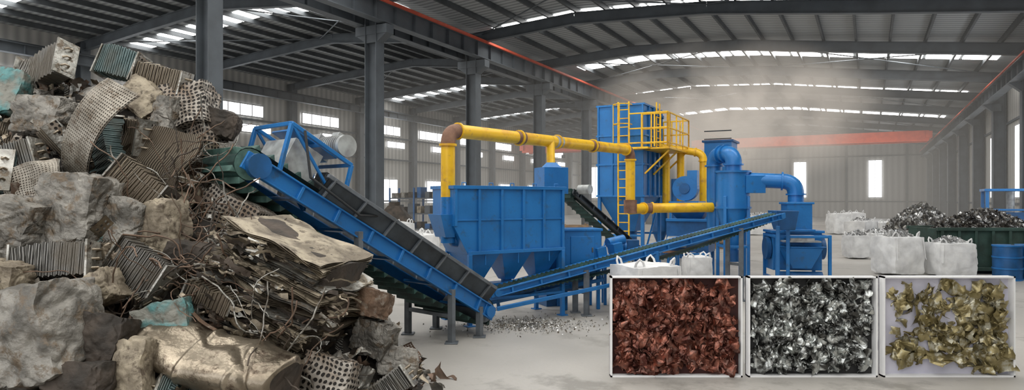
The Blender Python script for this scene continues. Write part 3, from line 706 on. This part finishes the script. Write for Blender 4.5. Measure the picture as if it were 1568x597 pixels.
# ------------------------------------------------------------ bags, bins, barrels
def bag(x,y,w=1.0,h=1.1,full=None,seed=1,rz=0,name='bulk_bag'):
    b=B(name); T=Matrix.Translation((x,y,h*.5))@Matrix.Rotation(rz,4,'Z')
    w*=.90
    b.blob((w,w,h),'bag',T,seed,.24,.028,1.7,24,.022)
    for sx in(-1,1):
        for sy in(-1,1):
            cx_,cy_=sx*w*.38,sy*w*.38
            pts=[T@Vector((cx_-.12*sx,cy_,h*.42)),T@Vector((cx_-.07*sx,cy_,h*.57)),T@Vector((cx_,cy_,h*.62)),T@Vector((cx_+.04*sx,cy_-.05*sy,h*.55)),T@Vector((cx_+.04*sx,cy_-.12*sy,h*.40))]
            b.sweep(pts,.022,'bag',6)
            b.beam(T@Vector((sx*w*.46,sy*w*.53,-h*.1)),T@Vector((sx*w*.40,sy*w*.47,h*.44)),.05,.012,'bag')
    if full:
        for i in range(220):
            a=U(0,6.28); r=w*.40*math.sqrt(R_()); z=h*.47+.20*(1-(r/(w*.42))**2)*U(.3,1)
            b.sheet(U(.06,.13),U(.05,.1),full,T@RT(Vector((r*math.cos(a),r*math.sin(a),z)),U(0,360),U(-90,90),U(-90,90)),i,.3,2,2,2,1)
    zmin=min(v.z for v in b.v)
    for v in b.v: v.z-=zmin
    return b.done()
bag(11.32,19.2,1.15,1.1,'shred',2,.2); bag(12.60,18.8,1.1,.95,'shred',3,-.1)
bag(16.2,30.3,1.2,1.2,'shred',4,.5); bag(18.0,31.5,1.2,1.1,None,5); bag(14.3,25.6,1.0,.9,'shred',6); bag(13.0,24.6,.9,.85,'shred',36)
bag(2.45,12.0,1.08,.98,None,7,.4); bag(-4.65,27.5,1.1,1.2,None,8,.3); bag(-2.85,21.2,.85,1.05,None,9,.6); bag(-3.6,24,.9,1.0,None,19,.2)
bag(4.7,16.6,.7,.75,None,10); bag(-5.8,31,1.1,1.1,None,11)
bag(21,42,1.3,1.3,None,12); bag(23,44,1.3,1.3,None,13); bag(17,43,1.3,1.2,None,14); bag(15.2,41,1.2,1.2,'shred',15)
def heap(name,c,rx,ry,h,k,nn,s,z0=0,core='shredd'):
    b=B(name); n1=24;vs=[]
    for j in range(n1+1):
        for i in range(n1+1):
            a=-1+2*i/n1;d=-1+2*j/n1; r=min(1,math.hypot(a,d)); z=h*max(0,(1-r**1.6))*(.9+.3*noise.noise(Vector((a*3,d*3,h))))
            vs.append((c[0]+a*rx,c[1]+d*ry,z0+z*.92+.003))
    b.add(vs,[(j*(n1+1)+i,j*(n1+1)+i+1,(j+1)*(n1+1)+i+1,(j+1)*(n1+1)+i) for j in range(n1) for i in range(n1) if math.hypot(-1+2*(i+.5)/n1,-1+2*(j+.5)/n1)<1],core,True)
    for i in range(nn):
        a=U(0,6.28); r=math.sqrt(R_())*.98; z=h*max(0,(1-r**1.6))
        b.sheet(s*U(.7,2),s*U(.5,1.2),random.choice(k),RT(Vector((c[0]+rx*r*math.cos(a),c[1]+ry*r*math.sin(a),z0+z+s*.2)),U(0,360),U(-90,90),U(-90,90)),i,.35,2,3,2,U(0,2))
    return b.done(origin=True)
b=B('scrap_skip_container'); T=Matrix.Translation((14.5,20.1,0))@Matrix.Rotation(-.05,4,'Z')
l,w,h=3.6,1.5,1.25
for y in(-w/2,w/2): b.box((0,y,h/2+.1),(l,.06,h),'dump',T=T)
for x in(-l/2,l/2): b.box((x,0,h/2+.1),(.06,w,h),'dump',T=T)
b.box((0,0,.12),(l,w,.06),'dump',T=T)
for y in(-w/2-.05,w/2+.05): b.box((0,y,h+.08),(l+.1,.1,.1),'dump',T=T); b.box((0,y,.15),(l+.05,.08,.1),'dump',T=T)
for i in range(8): b.box((-l/2+.1+i*(l-.2)/7,-w/2-.06,h/2+.1),(.08,.07,h),'dump',T=T)
for x in(-1.4,1.4): b.box((x,0,.05),(.2,w,.1),'steeld',T=T)
b.done(.008)
heap('shredded_metal_heap',(14.5,20.1),1.65,.66,.68,['shredd','shredd','shred','grey'],1700,.09,1.2)
heap('shredded_aluminium_heap',(16.9,27.0),2.1,1.6,1.95,['shred','shred','alu','shredd'],2200,.13,0,'shredd')
def drum(x,y):
    b=B('blue_oil_drum'); r=.34
    b.cyl((x,y,0),(x,y,.95),r,'blued',n=32)
    for z in(.02,.32,.63,.94): b.cyl((x,y,z-.02),(x,y,z+.02),r+.018,'blue',n=32)
    b.cyl((x+.15,y,.95),(x+.15,y,.97),.04,'steeld',n=12); b.done()
drum(13.65,18.0); drum(14.4,18.15)
b=B('blue_baling_press'); T=Matrix.Translation((20.3,26.6,0))@HR
b.box((0,0,.9),(1.6,1.2,1.6),'blued',T=T); b.box((0,0,2.6),(1.9,1.4,.1),'blue',T=T)
for x in(-.85,.85):
    for y in(-.6,.6): b.box((x,y,1.3),(.12,.12,2.6),'blue',T=T)
b.cyl((0,0,1.7),(0,0,2.55),.14,'motor',T=T); b.beam((-.85,-.6,1.8),(.85,-.6,1.8),.08,.08,'blue',T=T); b.box((-.5,-.65,1.1),(.35,.08,.5),'motor',T=T); b.done(.01)
b=B('steel_storage_tank'); T=Matrix.Translation((-6.3,35,0))
b.fr((-.5,.5,-.5,.5,0),(-1.0,1.0,-.8,.8,1.0),'dark',T=T); b.fr((-1,1,-.8,.8,1.0),(-.3,.3,-.3,.3,1.9),'dark',T=T); b.cyl((0,0,1.9),(0,0,2.1),.3,'dark',T=T); b.done(.01)
b=B('storage_rack'); T=Matrix.Translation((-5.5,42,0))@HR
for x in(-3,-1,1,3):
    for y in(0,1): b.box((x,y,1.5),(.1,.1,3),'blued',T=T)
for z in(.3,1.3,2.3):
    b.box((0,.5,z),(6,1,.08),'steel',T=T)
    for i in range(9): 
        hh=U(.3,.7); b.box((-2.7+i*.66,.5,z+.04+hh/2),(U(.3,.55),.7,hh),random.choice(['tan','grey','steel','blued','dark']),T=T)
b.done(.01)
for i,(x,y) in enumerate(((3.2,33),(9.5,30),(12.2,36))):
    b=B('parts_crate'); 
    for z in(.1,.35,.6,.85): 
        for sx in(-1,1): b.box((x+sx*.6,y,z),(.04,1.0,.16),'pallet'); b.box((x,y+sx*.5,z),(1.2,.04,.16),'pallet')
    b.box((x,y,.05),(1.2,1.0,.08),'pallet')
    for sx in(-1,1):
        for sy in(-1,1): b.box((x+sx*.56,y+sy*.46,.5),(.08,.08,1.0),'pallet')
    b.box((x,y,.5),(1.1,.9,.7),'grey'); b.done(.006)
b=B('spilled_granules')
for i in range(1900):
    a=U(0,6.28); r=abs(random.gauss(0,.5)); x=.25+r*1.3*math.cos(a); y=11.5+r*.9*math.sin(a); s=U(.012,.026)
    b.sheet(s*1.4,s,random.choice(['shred','grey','alu']),RT(Vector((x,y,.012)),U(0,360),U(-80,80),U(-90,90)),i,.3,2,1,1,0)
b.done()

# ------------------------------------------------------------ added cases standing in for overlaid inset pictures, not part of the hall
def case(name,x0,x1,chipk,back,nn,smin,smax,y=8.1,h=1.25,strip=0):
    b=B(name); w=x1-x0; xc=(x0+x1)/2; d=.11
    b.box((xc,y+d,h/2),(w,.02,h),back)
    for x in(x0+.01,x1-.01): b.box((x,y+d/2,h/2),(.02,d,h),'white')
    for z in(.01,h-.01): b.box((xc,y+d/2,z),(w,d,.02),'white')
    for x in(x0+.2,x1-.2): b.beam((x,y+d,h*.8),(x,y+.65,0.02),.04,.04,'white')
    for i in range(nn):
        s=U(smin,smax); m=.03+s*.42; x=U(x0+m,x1-m); z=U(m,h-m)
        if strip and R_()<.35: x=U(x1-.4,x1-m)
        T=RT(Vector((x,y+d-.02-U(.01,.06),z)),U(-50,50),U(0,360),U(-55,55))
        if strip and R_()<.45: b.sheet(s*.42,s*1.15,chipk,T,i*1.7+x0,.16,3.0,5,12,U(2.0,4.5))
        else: b.sheet(s*U(.7,1.2),s*U(.45,.9),chipk,T,i*1.7+x0,.30,3.0,9,9,U(.3,2.0),smooth=(i%2==0))
    return b.done()
case('copper_chip_inset_case',1.225,2.86,'copper','cuback',380,.14,.31)
case('aluminium_chip_inset_case',2.935,4.535,'alch','alback',520,.11,.26)
case('brass_chip_inset_case',4.61,6.245,'brass','brback',170,.16,.34,strip=1)

# ------------------------------------------------------------ airborne dust, its scattered light put in as glow
def vol(n,dens,colr,center=None,rad=None):
    m=bpy.data.materials.new(n+'_mat'); m.use_nodes=True; nt=m.node_tree; nt.nodes.clear()
    o=nt.nodes.new('ShaderNodeOutputMaterial'); a=nt.nodes.new('ShaderNodeVolumeAbsorption'); e=nt.nodes.new('ShaderNodeEmission'); s=nt.nodes.new('ShaderNodeAddShader')
    a.inputs['Color'].default_value=(0,0,0,1); a.inputs['Density'].default_value=dens; e.inputs['Color'].default_value=(*colr,1); e.inputs['Strength'].default_value=dens  # emission imitates the light that dust would scatter
    nt.links.new(a.outputs[0],s.inputs[0]); nt.links.new(e.outputs[0],s.inputs[1]); nt.links.new(s.outputs[0],o.inputs['Volume'])
    if rad:
        tc=nt.nodes.new('ShaderNodeTexCoord'); sc=nt.nodes.new('ShaderNodeVectorMath'); sc.operation='DIVIDE'; sc.inputs[1].default_value=rad
        nt.links.new(tc.outputs['Object'],sc.inputs[0])
        ln=nt.nodes.new('ShaderNodeVectorMath'); ln.operation='LENGTH'; nt.links.new(sc.outputs[0],ln.inputs[0])
        mr=nt.nodes.new('ShaderNodeMapRange'); mr.inputs['From Min'].default_value=1; mr.inputs['From Max'].default_value=.1; mr.inputs['To Min'].default_value=0; mr.inputs['To Max'].default_value=1
        nt.links.new(ln.outputs['Value'],mr.inputs['Value'])
        nz=nt.nodes.new('ShaderNodeTexNoise'); nz.inputs['Scale'].default_value=.38; nz.inputs['Detail'].default_value=5; nz.inputs['Distortion'].default_value=.6; nt.links.new(tc.outputs['Object'],nz.inputs['Vector'])
        m2=nt.nodes.new('ShaderNodeMapRange'); m2.inputs['From Min'].default_value=.38; m2.inputs['From Max'].default_value=.62; m2.inputs['To Max'].default_value=dens; nt.links.new(nz.outputs['Fac'],m2.inputs['Value'])
        mu=nt.nodes.new('ShaderNodeMath'); mu.operation='MULTIPLY'; nt.links.new(mr.outputs[0],mu.inputs[0]); nt.links.new(m2.outputs[0],mu.inputs[1])
        nt.links.new(mu.outputs[0],a.inputs['Density']); nt.links.new(mu.outputs[0],e.inputs['Strength'])
    M[n]=m
vol('glowing_dust_haze',.0045,(.60,.57,.52)); b=B('glowing_dust_haze')
b.box(H(-16,57,4.6),(44.5,64,8.8),'glowing_dust_haze',-TH); b.done()
rad=(6.8,3.8,3.4); vol('glowing_dust_plume',.50,(.64,.575,.50),rad=rad)  # beige self-glow stands in for lit dust in the plume
b=B('glowing_dust_plume'); b.blob((2,2,2),'glowing_dust_plume',Matrix(),1,1,0,1,8,0)
b.v=[Vector((v.x/1.25*rad[0],v.y/1.25*rad[1],v.z/1.25*rad[2])) for v in b.v]
ob=b.done(origin=False); ob.location=(9.9,28.6,6.0)

# ------------------------------------------------------------ world, camera
w=bpy.data.worlds.new('overcast_sky'); S.world=w; w.use_nodes=True
bg=w.node_tree.nodes['Background']; bg.inputs['Color'].default_value=(.97,.98,1,1); bg.inputs['Strength'].default_value=1.8
cam=bpy.data.cameras.new('camera'); co=bpy.data.objects.new('camera',cam); col.objects.link(co)
co.location=(0,0,2.2); co.rotation_euler=(math.pi/2,0,0); cam.sensor_width=36; cam.lens=36/1568*1000; cam.shift_y=.0048; cam.clip_end=500
S.camera=co
S.view_settings.view_transform='Standard'; S.view_settings.exposure=.15
